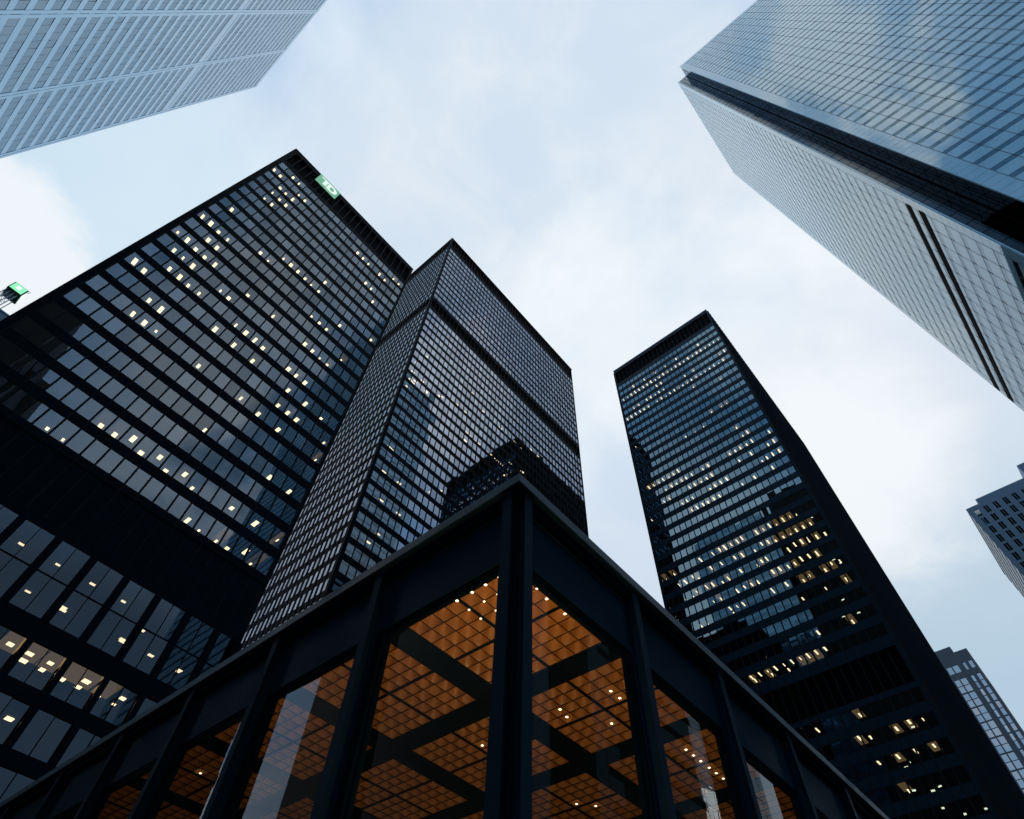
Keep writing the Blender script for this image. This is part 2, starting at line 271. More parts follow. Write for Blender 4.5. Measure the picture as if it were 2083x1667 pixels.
for i in range(len(outer)-1):
    o0, o1, i0, i1 = outer[i], outer[i+1], inner[i], inner[i+1]
    md.hexa([ff.p(*o0,.285), ff.p(*o1,.285), ff.p(*o1,.23), ff.p(*o0,.23), ff.p(*i0,.285), ff.p(*i1,.285), ff.p(*i1,.23), ff.p(*i0,.23)])
o0, o1, i0, i1 = outer[-1], outer[0], inner[-1], inner[0]
md.hexa([ff.p(*o0,.285), ff.p(*o1,.285), ff.p(*o1,.23), ff.p(*o0,.23), ff.p(*i0,.285), ff.p(*i1,.285), ff.p(*i1,.23), ff.p(*i0,.23)])
md.build('letter_d', MW, pn)

# ---- tallest black tower, corner towards us
D = 68.5
t2 = thing('office_tower', (72, 87, 0), 'black tower seen corner-on in the middle, ringed by one dark louvred band', 'tower')
XC = .519*D; X1 = 1.592*D
c2 = [(3.077-.0543*i)*D for i in range(12)]+[(2.317-.0536*j)*D for j in range(38)]
r2 = [(c-1.15, c+1.15) for c in c2 if c-1.15 > 12]
bands = [(3.125*D, 3.228*D), (2.362*D, 2.432*D)]
a = new()
office_face(a, Face('y-', D), .5270*D, .5270*D+46.5*.02275*D, 46, r2, 3.235*D, .18, bands=bands, margin=(XC, X1), fin=(.09,.14), rec=.02)
office_face(a, Face('x-', XC), D+.55, D+.55+24*1.393, 24, r2, 3.235*D, .18, bands=bands, margin=(D+.252, D+34.6), fin=(.10,.13), rec=.03, jit=.0015)
finish_tower(t2, a, dict(MT, window=M['g2']))
MB().box(XC+4.4, X1-.5, D+4.4, D+34.4, 0, 3.2*D+EYE).build('core', M['core'], t2)
MB().box(X1-.4, X1-.02, D+.26, D+34.6, 0, 3.233*D+EYE).build('side_wall', M['steel'], t2)
MB().box(XC-.22, X1+.22, D-.24, D+34.8, 3.236*D+EYE, 3.236*D+EYE+.3).build('roof_edge', M['steel'], t2)
MB().box(XC-.2, XC+.16, D-.2, D+.16, 0, 3.234*D+EYE).build('corner_post', M['steel'], t2)
lamps(Face('y-', D), [l for l in L2], r2, .1, 1.1, .4, t2, M['lamp'])

# ---- slender dark tower to the right of the gap
D = 101.0
t3 = thing('office_tower', (136, 28, 0), 'slender dark blue tower with rows of small lights, right of the sky gap', 'tower')
Y0, Y1 = .0885*D, .4555*D
r3 = [((1.7115-.03645*i)*D-1.05, (1.7115-.03645*i)*D+1.05) for i in range(31)]+[((.5082-.036*j)*D-1.05, (.5082-.036*j)*D+1.05) for j in range(8)]
a = new()
office_face(a, Face('x-', D), .0923*D, .4520*D, 24, r3, 1.828*D, .20, bands=[(1.742*D, 1.815*D), (.528*D, .588*D)], margin=(Y0, Y1), fin=(.13,.10))
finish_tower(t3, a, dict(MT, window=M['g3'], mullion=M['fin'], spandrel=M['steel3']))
a = new()
office_face(a, Face('y-', Y0), D+.55, D+.55+46*1.524, 46, r3, 1.828*D, .30, bands=[(1.742*D, 1.815*D), (.528*D, .588*D)], margin=(D+.252, D+71.2), fin=(.42,.42))
office_face(a, Face('y+', Y1), D+.55, D+.55+46*1.524, 46, r3, 1.828*D, .30, bands=[(1.742*D, 1.815*D), (.528*D, .588*D)], margin=(D+.252, D+71.2), fin=(.42,.42))

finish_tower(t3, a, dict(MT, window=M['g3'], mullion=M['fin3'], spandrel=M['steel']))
MB().box(D+4.4, D+70.8, Y0+4.4, Y1-4.4, 0, 1.82*D+EYE).build('core', M['core'], t3)
MB().box(D-.1, D+71.4, Y0-.1, Y1+.1, 1.829*D+EYE, 1.829*D+EYE+.4).build('roof_edge', M['concrete'], t3)
MB().box(D+70.9, D+71.2, Y0+.26, Y1-.26, 0, 1.827*D+EYE).build('side_wall', M['steel'], t3)
lamps(Face('x-', D), L3, r3, .1, .30, 1.5, t3, M['lampw'], glow=(.45, 1.2))

# ---------------------------------------------------------------- white glass tower, top right
D = 56.5
MWH = pbr('white glass cladding', (.33,.60,.76), .015, ior=3.0, c2=(.37,.64,.80), scale=.02, stint=(.80,.95,1))
MWB = glass('blue strip glass', 2.8, (.04,.09,.14), (.56,.85,1), .0, .001, .4, vary=.35)
MWL = glass('grazing sheen strip glass', 3.6, (.20,.26,.30), (.78,.92,1), .0, .0008, .4, vary=.12)  # same strips as the upper facade; grazing sky sheen put into a paler tint
MJ = pbr('cladding joint', (.05,.10,.15), .5)
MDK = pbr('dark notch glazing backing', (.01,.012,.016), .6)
tw = thing('office_tower', (86, -62, 0), 'huge white panelled tower with blue window stripes and a dark notched corner, top right', 'tower')
TOP = 5.272*D
fu = Face('x-', D); YA = -.6165*D; YB = YA-57.0
fl = Face('y+', -31.0); XA = 60.9; XB = 110.8
spand, wins, winl, joints = [], [], [], []
fl_h = .0703*D
nf = 68
zt0 = TOP-2.6
for i in range(nf):
    zh = zt0-fl_h*i-1.2; zs_ = zh-1.22
    if zs_ < 4: break
    # upper facade: white band then strip of panes
    spand.append(fu.box(YB+2.45, YA-2.45, zh, (zt0 if i == 0 else zh+fl_h-1.22), -.3, 0))
    for k in range(17):
        y1 = YA-2.45-k*3.065; y0 = y1-3.065
        for q in range(2):
            wins.append(fu.pane(y0+q*1.5325+.02, y0+(q+1)*1.5325-.02, zs_, zh, -.03, .004))
    spand.append(fl.box(XA+2.0, XB-2.0, zh, (zt0 if i == 0 else zh+fl_h-1.22), -.3, 0))
    if i in (47, 48, 46): pass
    for k in range(15):
        x0 = XA+2.0+k*(XB-XA-4)/15; x1 = x0+(XB-XA-4)/15; xm = (x0+x1)/2
        for p0, p1 in ((x0, xm), (xm, x1)): winl.append(fl.pane(p0+.02, p1-.02, zs_, zh, -.03, .002))
for k in range(18): joints.append(fu.box(YA-2.45-k*3.065-.035, YA-2.45-k*3.065+.035, 4, TOP-1, -.02, .03))
for k in range(16):
    x0 = XA+2.0+k*(XB-XA-4)/15; joints.append(fl.box(x0-.03, x0+.03, 4, TOP-1, -.02, .02))
part_set(tw, 'cladding_band', spand, MWH); part_set(tw, 'window', wins, MWB, limit=60); part_set(tw, 'window', winl, MWL, limit=40)
part_set(tw, 'joint', joints, MJ)
cc = MB(); fu.box(YA-2.45, YA, G0, TOP, -.3, .0, cc); fu.box(YB, YB+2.45, G0, TOP, -.3, .0, cc); fu.box(YB+2.45, YA-2.45, zt0, TOP, -.3, .0, cc)
cc.build('corner_cladding', MWH, tw)
cc = MB(); fl.box(XA, XA+2.0, G0, TOP, -.3, .0, cc); fl.box(XB-2.0, XB, G0, TOP, -.3, .0, cc); fl.box(XA+2.0, XB-2.0, zt0, TOP, -.3, .0, cc)
cc.build('corner_cladding', MWH, tw)
j = MB()
z = 6
while z < TOP-1:
    fu.box(YA-2.4, YA-.02, z, z+.05, -.02, .006, j); fl.box(XA+.02, XA+1.95, z, z+.05, -.02, .006, j); z += fl_h/2
j.build('cladding_joints', MJ, tw)
# notch: two dark glazed faces meeting in an inner corner
fa = Face('y+', YA); fb = Face('x-', XA)
nw, nm = [], []
z = 6
while z+fl_h < TOP:
    for k in range(3): nw.append(fa.pane(D+.12+k*1.42+.03, D+.12+(k+1)*1.42-.03, z+.05, z+fl_h-.05, -.05, .002))
    for k in range(3): nw.append(fb.pane(YA+.1+k*1.22+.03, YA+.1+(k+1)*1.22-.03, z+.05, z+fl_h-.05, -.05, .002))
    nm.append(fa.box(D+.1, XA-.1, z-.02, z+.02, -.1, -.02)); nm.append(fb.box(YA+.1, -31.1, z-.03, z+.03, -.1, -.01)); z += fl_h
MNG = glass('notch glass', 1.5, (.02,.03,.04), (.75,.88,1), .0)
part_set(tw, 'notch_window', nw, MNG)
n2 = MB()
for k in range(4):
    fa.box(D+.12+k*1.42-.02, D+.12+k*1.42+.02, 5, TOP, -.08, -.01, n2); fb.box(YA+.1+k*1.22-.03, YA+.1+k*1.22+.03, 5, TOP, -.08, .0, n2)
for it in nm: n2.add(it)
n2.build('notch_frame', M['steel'], tw)
bk = MB(); fa.box(D+.02, XA+.3, G0, TOP-.2, -.5, -.35, bk); fb.box(YA-.3, -31.02, G0, TOP-.2, -.5, -.35, bk); bk.build('notch_backing', MDK, tw)
# dark louvre slots across the lower face
for z0, z1 in ((105.1, 106.8), (100.8, 102.6)):
    fl.box(62.7, 110.3, z0, z1, -.05, .07).build('louvre_slot', M['louver'], tw)
MB().box(D+.32, XB+3.5, YB+.3, -36.0, 0, TOP-1.5+EYE).build('core', MDK, tw)
MB().box(XA+.6, XB-.3, -36.0, -31.35, 0, TOP-1.6+EYE).build('core', MDK, tw)
MB().box(XB+.0, XB+3.7, -35.2, -34.9, 0, TOP+EYE).build('corner_cladding', MWH, tw)
MB().box(XB-.3, XB, -34.9, -31.02, 0, TOP-.2+EYE).build('corner_cladding', MWH, tw)

# ---------------------------------------------------------------- steel and glass tower, top left
D = 46.5
tl = thing('office_tower', (-64, 57, 0), 'pale steel and glass tower leaning in at the top left, long bands of bluish windows', 'tower')
MST = pbr('stainless steel cladding', (.26,.43,.57), .10, metal=.92, c2=(.30,.47,.61), scale=.05, rvar=.03, bump=.0006, bscale=.5)
MTG = pbr('sky blue strip glass', (.015,.06,.12), .01, ior=3.9, c2=(.03,.10,.19), scale=.25, isle=True, bump=.0012, bscale=.4, stint=(.60,.83,1))
fl2 = Face('x+', -D)
TT = 5.140*D; pit = .0818*D
mech = [3.70*D]
colE = [(1.1745, 1.2055), (1.5440, 1.5710), (1.909, 1.9345)]
sp, wn, fr = [], [], MB()
z = .2*D; i = 0
rowz = []
zz = 2.1188*D-.38*pit
while zz > 8: zz -= pit
while zz+pit < TT-.3:
    if not any(abs(zz-m) < pit*.5 for m in mech): rowz.append(zz)
    zz += pit
prev = G0
for z0 in rowz:
    z1 = z0+.62*pit
    sp.append(fl2.box(1.03*D, 1.9345*D, prev, z0, -.3, 0)); prev = z1
    if z1 < 91: continue
    for (a0, a1), (b0, b1) in zip([(1.0, 1.03)]+colE[:-1], colE):
        n = 10 if b1 > 1.3 else 4; w_ = (b0-a1)*D/n
        for k in range(n):
            wn.append(fl2.pane(a1*D+k*w_+.03, a1*D+(k+1)*w_-.03, z0+.04, z1-.04, -.03, .009))
            fl2.box(a1*D+k*w_-.03, a1*D+k*w_+.03, z0, z1, -.09, -.025, fr)
    fl2.box(1.03*D, 1.93*D, z1-.05, z1+.0, -.1, -.012, fr)
sp.append(fl2.box(1.03*D, 1.9345*D, prev, TT, -.3, 0))
part_set(tl, 'spandrel', sp, MST); part_set(tl, 'window', wn, MTG)
fr.build('window_frame', pbr('dark steel frame', (.03,.08,.13), .4), tl)
fl2.box(1.03*D, 1.9349*D, G0, 91, -.25, .35).build('added_dark_wall', MDK, tl)  # unseen dark face added over the low storeys to darken their reflections
for a0, a1 in colE:
    m = MB(); am = (a0+a1)/2
    fl2.box(a0*D, am*D-.05, G0, TT, -.2, .05, m); fl2.box(am*D+.05, a1*D, G0, TT, -.2, .05, m); m.build('column_cover', MST, tl)
for m in mech: fl2.box(1.03*D, 1.90*D, m-.1, m+.16, -.1, .012).build('vent_slot', MJ, tl); fl2.box(1.03*D, 1.90*D, m+pit-.5, m+pit-.3, -.1, .012).build('vent_slot', MJ, tl)
MB().box(-D-36, -D-.35, 1.03*D, 1.932*D, 0, TT-.4+EYE).build('core', MDK, tl)
MB().box(-D-36, -D-.05, 1.925*D, 1.9345*D, 0, TT-.05+EYE).build('side_wall', MDK, tl)

# ---------------------------------------------------------------- far buildings at the right edge
def far_tower(root, D, yc, ztop, xdeep, cols, rows, mw, mg, mf, yend):
    f = Face('x-', D); prev = G0
    sp, wn = [], []
    for z0, z1 in sorted(rows):
        sp.append(f.box(yend, yc, prev, z0, -.4, 0)); prev = z1
        cp = yend
        for y0, y1 in sorted(cols):
            sp.append(f.box(cp, y0, z0, z1, -.4, -.001)) if y0-cp > .01 else None
            wn.append(f.pane(y0+.05, y1-.05, z0, z1, -.25, .012)); cp = y1
        if yc-cp > .01: sp.append(f.box(cp, yc, z0, z1, -.4, -.001))
    sp.append(f.box(yend, yc, prev, ztop, -.4, 0))
    return sp, wn
D = 210.0
rt = thing('office_tower', (D, -40, 0), 'grey concrete tower with paired narrow windows, cut off by the right edge', 'tower')
MC = pbr('grey precast concrete', (.15,.26,.38), .7, c2=(.18,.29,.41), scale=.05)
MG4 = glass('teal window glass', 1.9, (.25,.28,.30), (.55,.75,.85), .0, .003, .3)
cols = []
for k in range(9):
    y = -.1165-.0143*k
    cols += [((y-.0030)*D, y*D), ((y-.0065)*D, (y-.0035)*D)]
rows = [((.7485-.0186*k)*D-3.0, (.7485-.0186*k)*D) for k in range(34)]
sp, wn = far_tower(rt, D, -.1090*D, .7565*D, 60, cols, rows, MC, MG4, None, -.30*D)
m = MB(); [m.add(s) for s in sp]; m.build('wall', MC, rt)
part_set(rt, 'window', wn, MG4)
fr = MB()
for k in range(34): Face('x-', D).box(-.30*D, -.112*D, (.7485-.0186*k)*D-1.55, (.7485-.0186*k)*D-1.45, -.28, -.2, fr)
fr.build('window_frame', M['steel'], rt)
MB().box(D+.45, D+42, -.30*D, -.112*D, 0, .74*D+EYE).build('core', M['core'], rt)
# ribbed side wall
sw = MB(); fs = Face('y+', -.1090*D); z = 10
MPS = pbr('pale ribbed precast', (.27,.33,.38), .6)
while z < .7565*D:
    fs.box(D+.01, D+.199*D, z, min(z+2.4, .7565*D), -.4, 0, sw); z += 2.4
    if z < .7565*D-1.3: fs.box(D+.01, D+.199*D, z, z+1.3, -.4, -.25, sw); z += 1.3
sw.build('side_wall', MPS, rt)
MB().box(D+.02, D+38, -.29*D, -.1295*D, .7566*D+EYE, .7665*D+EYE).build('parapet', MC, rt)
MB().box(D+.02, D+30, -.29*D, -.2096*D, .767*D+EYE, .793*D+EYE).build('roof_penthouse', MC, rt)
for k in range(26):
    q = random.randrange(len(rows)-14); c_ = random.choice(cols); y = (c_[0]+c_[1])/2
    Face('x-', D).box(y-.25, y+.25, rows[q][1]-.5, rows[q][1]-.1, -1.8, -1.2).build('ceiling_lamp', M['lampw'], rt)

D = 400.0
rb = thing('office_tower', (D, 20, 0), 'distant grey tower with bright sky-filled windows, at the lower right corner', 'tower')
MC2 = pbr('dark grey precast', (.055,.07,.095), .7, c2=(.07,.085,.11), scale=.04)
MG5 = glass('sky reflecting glass', 5.5, (.10,.11,.12), (1,1,1), .0, .004, .25)
cols = [(a*D, b*D) for a, b in ((.0135, .0181), (.0223, .0257), (.0325, .0400), (.0415, .0480), (.0495, .0560), (.0575, .0640), (.0655, .072))]
rows = [(.5190*D, .5300*D)]
z = .5102
while z > .02:
    rows += [((z-.0093)*D, z*D), ((z-.0189)*D, (z-.0096)*D)]; z -= .0203
sp, wn = far_tower(rb, D, .0110*D, .5472*D, 60, [], [], MC2, MG5, None, .11*D)
m = MB(); fb2 = Face('x-', D)
sp = []; prev = G0
for z0, z1 in sorted(rows):
    m.add(fb2.box(.0110*D, .11*D, prev, z0, -.4, 0)); prev = z1; cp = .0110*D
    for y0, y1 in cols:
        m.add(fb2.box(cp, y0, z0, z1, -.4, -.001)); cp = y1
    m.add(fb2.box(cp, .11*D, z0, z1, -.4, -.001))
m.add(fb2.box(.0110*D, .11*D, prev, .5472*D, -.4, 0)); m.build('wall', MC2, rb)
wn = [fb2.pane(y0+.05, y1-.05, z0, z1, -.3, .01) for z0, z1 in rows for y0, y1 in cols]
part_set(rb, 'window', wn, MG5)
MB().box(D+.5, D+50, .012*D, .11*D, 0, .546*D+EYE).build('core', M['core'], rb)
MB().box(D+.02, D+50, .0110*D-.3, .0110*D-.02, 0, .5470*D+EYE).build('side_wall', MC2, rb)
MB().box(D+.02, D+40, .0278*D, .10*D, .5474*D+EYE, .5571*D+EYE).build('roof_penthouse', MC2, rb)

# ---------------------------------------------------------------- weather beacon mast and roof piece, left edge
D = 150.0
ms = thing('beacon_tower', (-.286*D, 1.02*D, .9*D), 'lattice mast topped by a green lit box sign, at the left edge', 'mast')
f = Face('y-', D)
MGR = pbr('dark green box', (.004,.03,.015), .5); MGL = lamp_mat('green lit panel', (.30,1,.55), 1.0); MGW = lamp_mat('pale lit mark', (.85,1,.93), 1.1)
MPL = pbr('galvanised mast steel', (.30,.36,.44), .5)
x0, x1, z0, z1 = -.2990*D, -.2740*D, 1.0085*D, 1.0305*D
MB().box(x0, x1, D, D+3.9, z0+EYE, z1+EYE).build('sign_box', MGR, ms)
lpn = f.box(-.2972*D, -.2762*D, 1.0112*D, 1.0292*D, .01, .12).build('lit_panel', MGL, ms)
f.box(-.2905*D, -.2835*D, 1.0160*D, 1.0255*D, .125, .2).build('lit_mark', MGW, lpn)
MB().box(x1+.01, x1+.1, D+.3, D+3.6, z0+.5+EYE, z1-.3+EYE).build('lit_panel', MGW, ms)
lt = MB(); xs = (-.2972*D, -.2785*D); ys = (D+.5, D+3.4); zb, ztp = .80*D+EYE, z0+EYE
for i in range(4): lt.bar((xs[0]+(xs[1]-xs[0])*i/3, ys[0], zb), (xs[0]+(xs[1]-xs[0])*i/3, ys[0], ztp), .14)
for x in xs: lt.bar((x, ys[1], zb), (x, ys[1], ztp), .14)
z = zb; s = 0
while z < ztp-.9:
    for i in range(3):
        xa = xs[0]+(xs[1]-xs[0])*i/3; xb = xs[0]+(xs[1]-xs[0])*(i+1)/3
        lt.bar((xa if s else xb, ys[0], z), (xb if s else xa, ys[0], z+.95), .055)
        lt.bar((xa, ys[0], z), (xb, ys[0], z), .05)
    lt.bar((xs[0], ys[1] if s else ys[0], z), (xs[0], ys[0] if s else ys[1], z+.95), .055); s = 1-s; z += .95
lt.build('lattice_mast', MPL, ms)
ar = MB()
for i in range(5):
    x = x0+.6+i*.75; ar.bar((x, D+1.5, z1+EYE), (x+.25, D+1.5, z1+1.5+EYE), .05)
ar.bar((x0+.6, D+1.5, z1+.8+EYE), (x0+3.9, D+1.5, z1+.8+EYE), .05); ar.bar((x0+.8, D+1.5, z1+1.5+EYE), (x0+3.9, D+1.5, z1+1.5+EYE), .05)
ar.build('antenna_frame', MPL, ms)
gb = thing('rooftop_building', (-.268*D, 1.1*D, 0), 'small corner of a grey building roof just below the lattice mast at the left edge', 'building')
MB().box(-.330*D, -.2572*D, D+6, D+30, 0, .989*D+EYE).build('wall', MC, gb)
MB().box(-.331*D, -.2566*D, D+5.8, D+30.2, .9892*D+EYE, .9925*D+EYE).build('roof_edge', MC, gb)

bk2 = thing('background_tower', (-60, 15, 0), 'dark tower outside the frame, reflected in the lower right windows of the slender tower', 'tower')
MBK2 = pbr('dark bronze facade', (.010,.011,.012), .6, c2=(.016,.017,.018), scale=.06, spec=.1)
MB().box(-80, -45.5, -20, 45, 0, 243).build('wall', MBK2, bk2)
lb = []
for k in range(46):
    for q in range(14):
        if random.random() < .22: y = -16+q*4.2; lb.append(MB().box(-45.49, -45.4, y, y+1.2, 20+k*4.6, 20.5+k*4.6))
part_set(bk2, 'lit_window', lb, M['lamp'], limit=100)
# dark block behind the photographer: only its reflection shows, in the lower left glazing
bd = thing('background_tower', (-56, -120, 0), 'dark stepped tower across the street, seen as a reflection in the lower left windows', 'tower')
MBK = pbr('dark brown facade', (.012,.013,.014), .6, c2=(.02,.02,.018), scale=.08)
st = MB(); st.box(-80, -33, -175, -81, 0, 200); st.box(-79, -31.5, -168, -96, 0, 182); st.box(-78, -29, -172, -125, 0, 205)
st.build('wall', MBK, bd)
for k in range(14):
    MB().box(-33+.01, -32.8, -96, -82, 20+k*12.3, 20.6+k*12.3).build('ledge', M['fin'], bd)
# ---------------------------------------------------------------- low glass pavilion in front
NB, PB = 12, 3.05
pv = thing('pavilion', (5.0, 4.44, 0), 'low black steel pavilion in the foreground with an orange lit coffered ceiling', 'pavilion')
SP, CP = M['steel_p'], M['steel_cap']
fx = Face('x-', 5.0); fy = Face('y-', 4.44)
L0, R0 = 4.475, 5.06          # centre of the first mullion on each side
LE, RE = L0+NB*PB, R0+NB*PB
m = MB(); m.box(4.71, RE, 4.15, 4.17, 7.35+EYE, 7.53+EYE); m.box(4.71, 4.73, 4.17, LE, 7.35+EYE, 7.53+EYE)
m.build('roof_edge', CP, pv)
MB().box(4.73, RE, 4.17, LE, 7.37+EYE, 7.52+EYE).build('roof', SP, pv)
m = MB(); m.box(4.86, RE, 4.30, 4.42, 7.20+EYE, 7.37+EYE); m.box(4.86, 4.98, 4.42, LE, 7.20+EYE, 7.37+EYE); m.build('roof_gutter', M['steel'], pv)
for f, u0, e in ((fx, L0, 4.44), (fy, R0, 5.0)):
    for i in range(NB):
        u = u0+i*PB
        mb = MB(); f.box(u-.09, u+.09, G0, 7.36, .185, .205, mb); f.box(u-.012, u+.012, G0, 7.36, .0, .185, mb); f.box(u-.09, u+.09, G0, 7.19, .002, .02, mb)
        mb.build('mullion', SP, pv)
        f.box(u+.0, u+PB-.0, 6.17, 7.19, -.10, 0).build('fascia_panel', SP, pv)
        fr = MB(); f.box(u, u+PB, 6.12, 6.17, -.14, -.03, fr)
        f.box(u, u+.16, G0, 6.10, -.14, -.0, fr); ef = .26 if f is fx else .16
        f.box(u+PB-ef, u+PB, G0, 6.10, -.14, -.0, fr)
        f.box(u+.16, u+.21, G0, 6.07, -.14, -.06, fr); f.box(u+PB-ef-.05, u+PB-ef, G0, 6.07, -.14, -.06, fr); f.box(u+.16, u+PB-ef, 6.07, 6.12, -.14, -.06, fr)
        f.box(u+.16, u+PB-.16, G0, G0+.15, -.14, -.03, fr)
        fo = fr.build('window_frame', M['steel'], pv)
        g = f.pane(u+.21, u+PB-ef-.05, G0+.15, 6.07, -.12, 0)
        if f is fx and i == 1:      # this pane sits a touch out of true
            g = MB(); s_ = -.030
            a_, b_ = u+PB-ef-.05, u+.21
            g.quad(fx.p(a_, G0+.15, -.12-s_), fx.p(b_, G0+.15, -.12+s_), fx.p(b_, 6.07, -.12+s_), fx.p(a_, 6.07, -.12-s_))
        g.build('glass_pane', M['gp'], fo)
# corner post with its re-entrant angle
m = MB(); m.box(4.99, 5.12, 4.43, 4.56, 0, 7.19+EYE); m.box(4.99, 5.0, 4.56, L0-.02, 0, 7.19+EYE); m.box(5.12, R0-.02, 4.43, 4.44, 0, 7.19+EYE)
m.box(4.93, 4.99, 4.37, 4.43, 0, 7.30+EYE); m.build('corner_post', M['steel'], pv)
# ceiling: deep dark beams and bays of pyramid coffers
BX, BY, P3, CW, GAP = 5.655, 5.055, 3.05, .303, .050
CZ = 6.68+EYE; BL = 8*CW+GAP
m = MB()
NC = NB-1
m.box(5.15, RE, 4.60, BY, CZ-.02, CZ+.45); m.box(5.15, BX, BY, LE, CZ-.02, CZ+.45)
for i in range(NC):
    x = BX+i*P3+BL; m.box(x, x+P3-BL, BY, LE, CZ-.02, CZ+.45)
for j_ in range(NC):
    y = BY+j_*P3+BL
    for i in range(NC): x = BX+i*P3; m.box(x, x+BL, y, y+P3-BL, CZ-.02, CZ+.45)
m.build('ceiling_beams', M['steel'], pv)
MCO = pbr('bronze coffer', (.46,.19,.038), .5, c2=(.56,.245,.055), scale=2.5, rvar=.12)
bays = []; grids = MB(); 
for i in range(NC):
    for j_ in range(NC):
        if i+j_ > 12: continue
        b = MB(); x0 = BX+i*P3; y0 = BY+j_*P3
        for p in range(8):
            for q in range(8):
                xa = x0+p*CW+(GAP if p > 3 else 0); ya = y0+q*CW+(GAP if q > 3 else 0); xb, yb = xa+CW, ya+CW
                g_ = .003; xa += g_; ya += g_; xb -= g_; yb -= g_
                n = len(b.v); K = 5
                for iu in range(K):
                    for iv in range(K):
                        u_, v_ = iu/(K-1)*2-1, iv/(K-1)*2-1
                        b.v.append((xa+(xb-xa)*iu/(K-1), ya+(yb-ya)*iv/(K-1), CZ+.30*(1-abs(u_)**1.25)*(1-abs(v_)**1.25)))
                for iu in range(K-1):
                    for iv in range(K-1):
                        q0 = n+iu*K+iv; b.f.append((q0, q0+1, q0+K+1, q0+K))
        bays.append(b)
        if i+j_ < 9:
            for p in range(9):
                for off in ((0,) if p < 4 else (GAP,) if p > 4 else (0, GAP)):
                    x = x0+p*CW+off; grids.box(x-.006, x+.006, y0, y0+BL, CZ-.008, CZ+.004)
                    y = y0+p*CW+off; grids.box(x0, x0+BL, y-.006, y+.006, CZ-.0075, CZ+.0035)
            grids.box(x0+4*CW, x0+4*CW+GAP, y0, y0+BL, CZ-.019, CZ+.011); grids.box(x0, x0+BL, y0+4*CW, y0+4*CW+GAP, CZ-.018, CZ+.0105)
part_set(pv, 'coffer_bay', bays, MCO)
for o in pv.children:
    if o.name.startswith('coffer_bay'): o.data.shade_smooth()
grids.build('ceiling_grid', M['steel'], pv)
MB().box(5.2, RE, 4.65, LE, CZ+.46, CZ+.5).build('ceiling_deck', M['core'], pv)
# small downlights in the coffers
dl = []
def down(i, j_, p, q, s=.03):
    x = BX+i*P3+p*CW+(GAP if p > 3.9 else 0); y = BY+j_*P3+q*CW+(GAP if q > 3.9 else 0)
    dl.append(MB().box(x-s, x+s, y-s, y+s, CZ-.03, CZ-.022))
for q in range(1, 5): down(0, 0, 0, q, .02)
for p in (1, 2): 
    for q in range(0, 5): down(0, 0, p, q, .014)
for p in (3, 4.5): down(0, 0, p, .1, .02)
for i, j_, p, q in ((1,0,2.5,2.5),(1,0,3.5,2.5),(1,0,4.5,2.5),(1,0,5.5,4.5),(1,0,2.2,6.2),(1,0,3.2,6.4),(2,0,1.5,2.5),(2,0,2.5,2.5),(2,0,3.5,2.5),(2,0,4.5,2.5),(2,0,5.5,2.5),(2,0,6.5,2.5),(1,1,2.5,3.5),(1,1,3.5,3.5),(2,1,3.5,3.5),(2,1,4.5,2.5),(0,3,2.5,3.5),(0,4,4.5,4.5),(2,2,1.5,5.5)): down(i, j_, p, q, .022)
part_set(pv, 'downlight', dl, M['lamp'])
MB().box(5.2, RE, 4.65, LE, .004, .03).build('floor', M['core'], pv)
for (x, y, s, e) in ((5.45, 4.85, .4, 62), (5.5, 10.5, .5, 8), (10.5, 4.95, .5, 14), (11, 10.8, .7, 9), (16.5, 5.1, .6, 6), (16.5, 11.5, .8, 6), (5.6, 17, .6, 2.5), (11, 17.5, .8, 4), (18, 18, 1, 4)):  # unseen area lamps added in mid-air to light the coffers from below
    l = bpy.data.lights.new('hidden_uplight', 'AREA'); l.energy = e; l.size = s; l.color = (1, .66, .33); l.shape = 'SQUARE'
    lo_ = bpy.data.objects.new('hidden_uplight', l); col.objects.link(lo_); lo_.location = (x-pv.location.x, y-pv.location.y, 4.2); lo_.rotation_euler = (math.pi, 0, 0)
    lo_.parent = pv
# ---------------------------------------------------------------- ground, world, sun
g = MB().quad((-3000,-3000,0), (3000,-3000,0), (3000,3000,0), (-3000,3000,0)).build('ground', pbr('dark granite paving', (.07,.07,.075), .5, c2=(.10,.10,.105), scale=.4))
g['kind'] = 'structure'
w = bpy.data.worlds.new('World'); sc.world = w; w.use_nodes = True; nt = w.node_tree; nt.nodes.clear(); N = nt.nodes.new; L = nt.links.new
out = N('ShaderNodeOutputWorld'); bg = N('ShaderNodeBackground'); L(bg.outputs[0], out.inputs[0])
sky = N('ShaderNodeTexSky'); sky.sky_type = 'NISHITA'; sky.sun_disc = False
SE, SA = math.radians(14), math.radians(62)      # elevation; azimuth measured from +y towards +x
sky.sun_elevation = SE; sky.sun_rotation = SA
tc = N('ShaderNodeTexCoord'); sep = N('ShaderNodeSeparateXYZ'); L(tc.outputs['Generated'], sep.inputs[0])
def math_(op, a, b=None, c=None, clamp=False):
    n = N('ShaderNodeMath'); n.operation = op; n.use_clamp = clamp
    for i, v in enumerate((a, b, c)):
        if v is None: continue
        if isinstance(v, (int, float)): n.inputs[i].default_value = v
        else: L(v, n.inputs[i])
    return n.outputs[0]
X, Y, Z = sep.outputs
zz = math_('MAXIMUM', math_('ADD', Z, .22), .05)
px, py = math_('DIVIDE', X, zz), math_('DIVIDE', Y, zz)
cmb = N('ShaderNodeCombineXYZ'); L(px, cmb.inputs[0]); L(py, cmb.inputs[1])
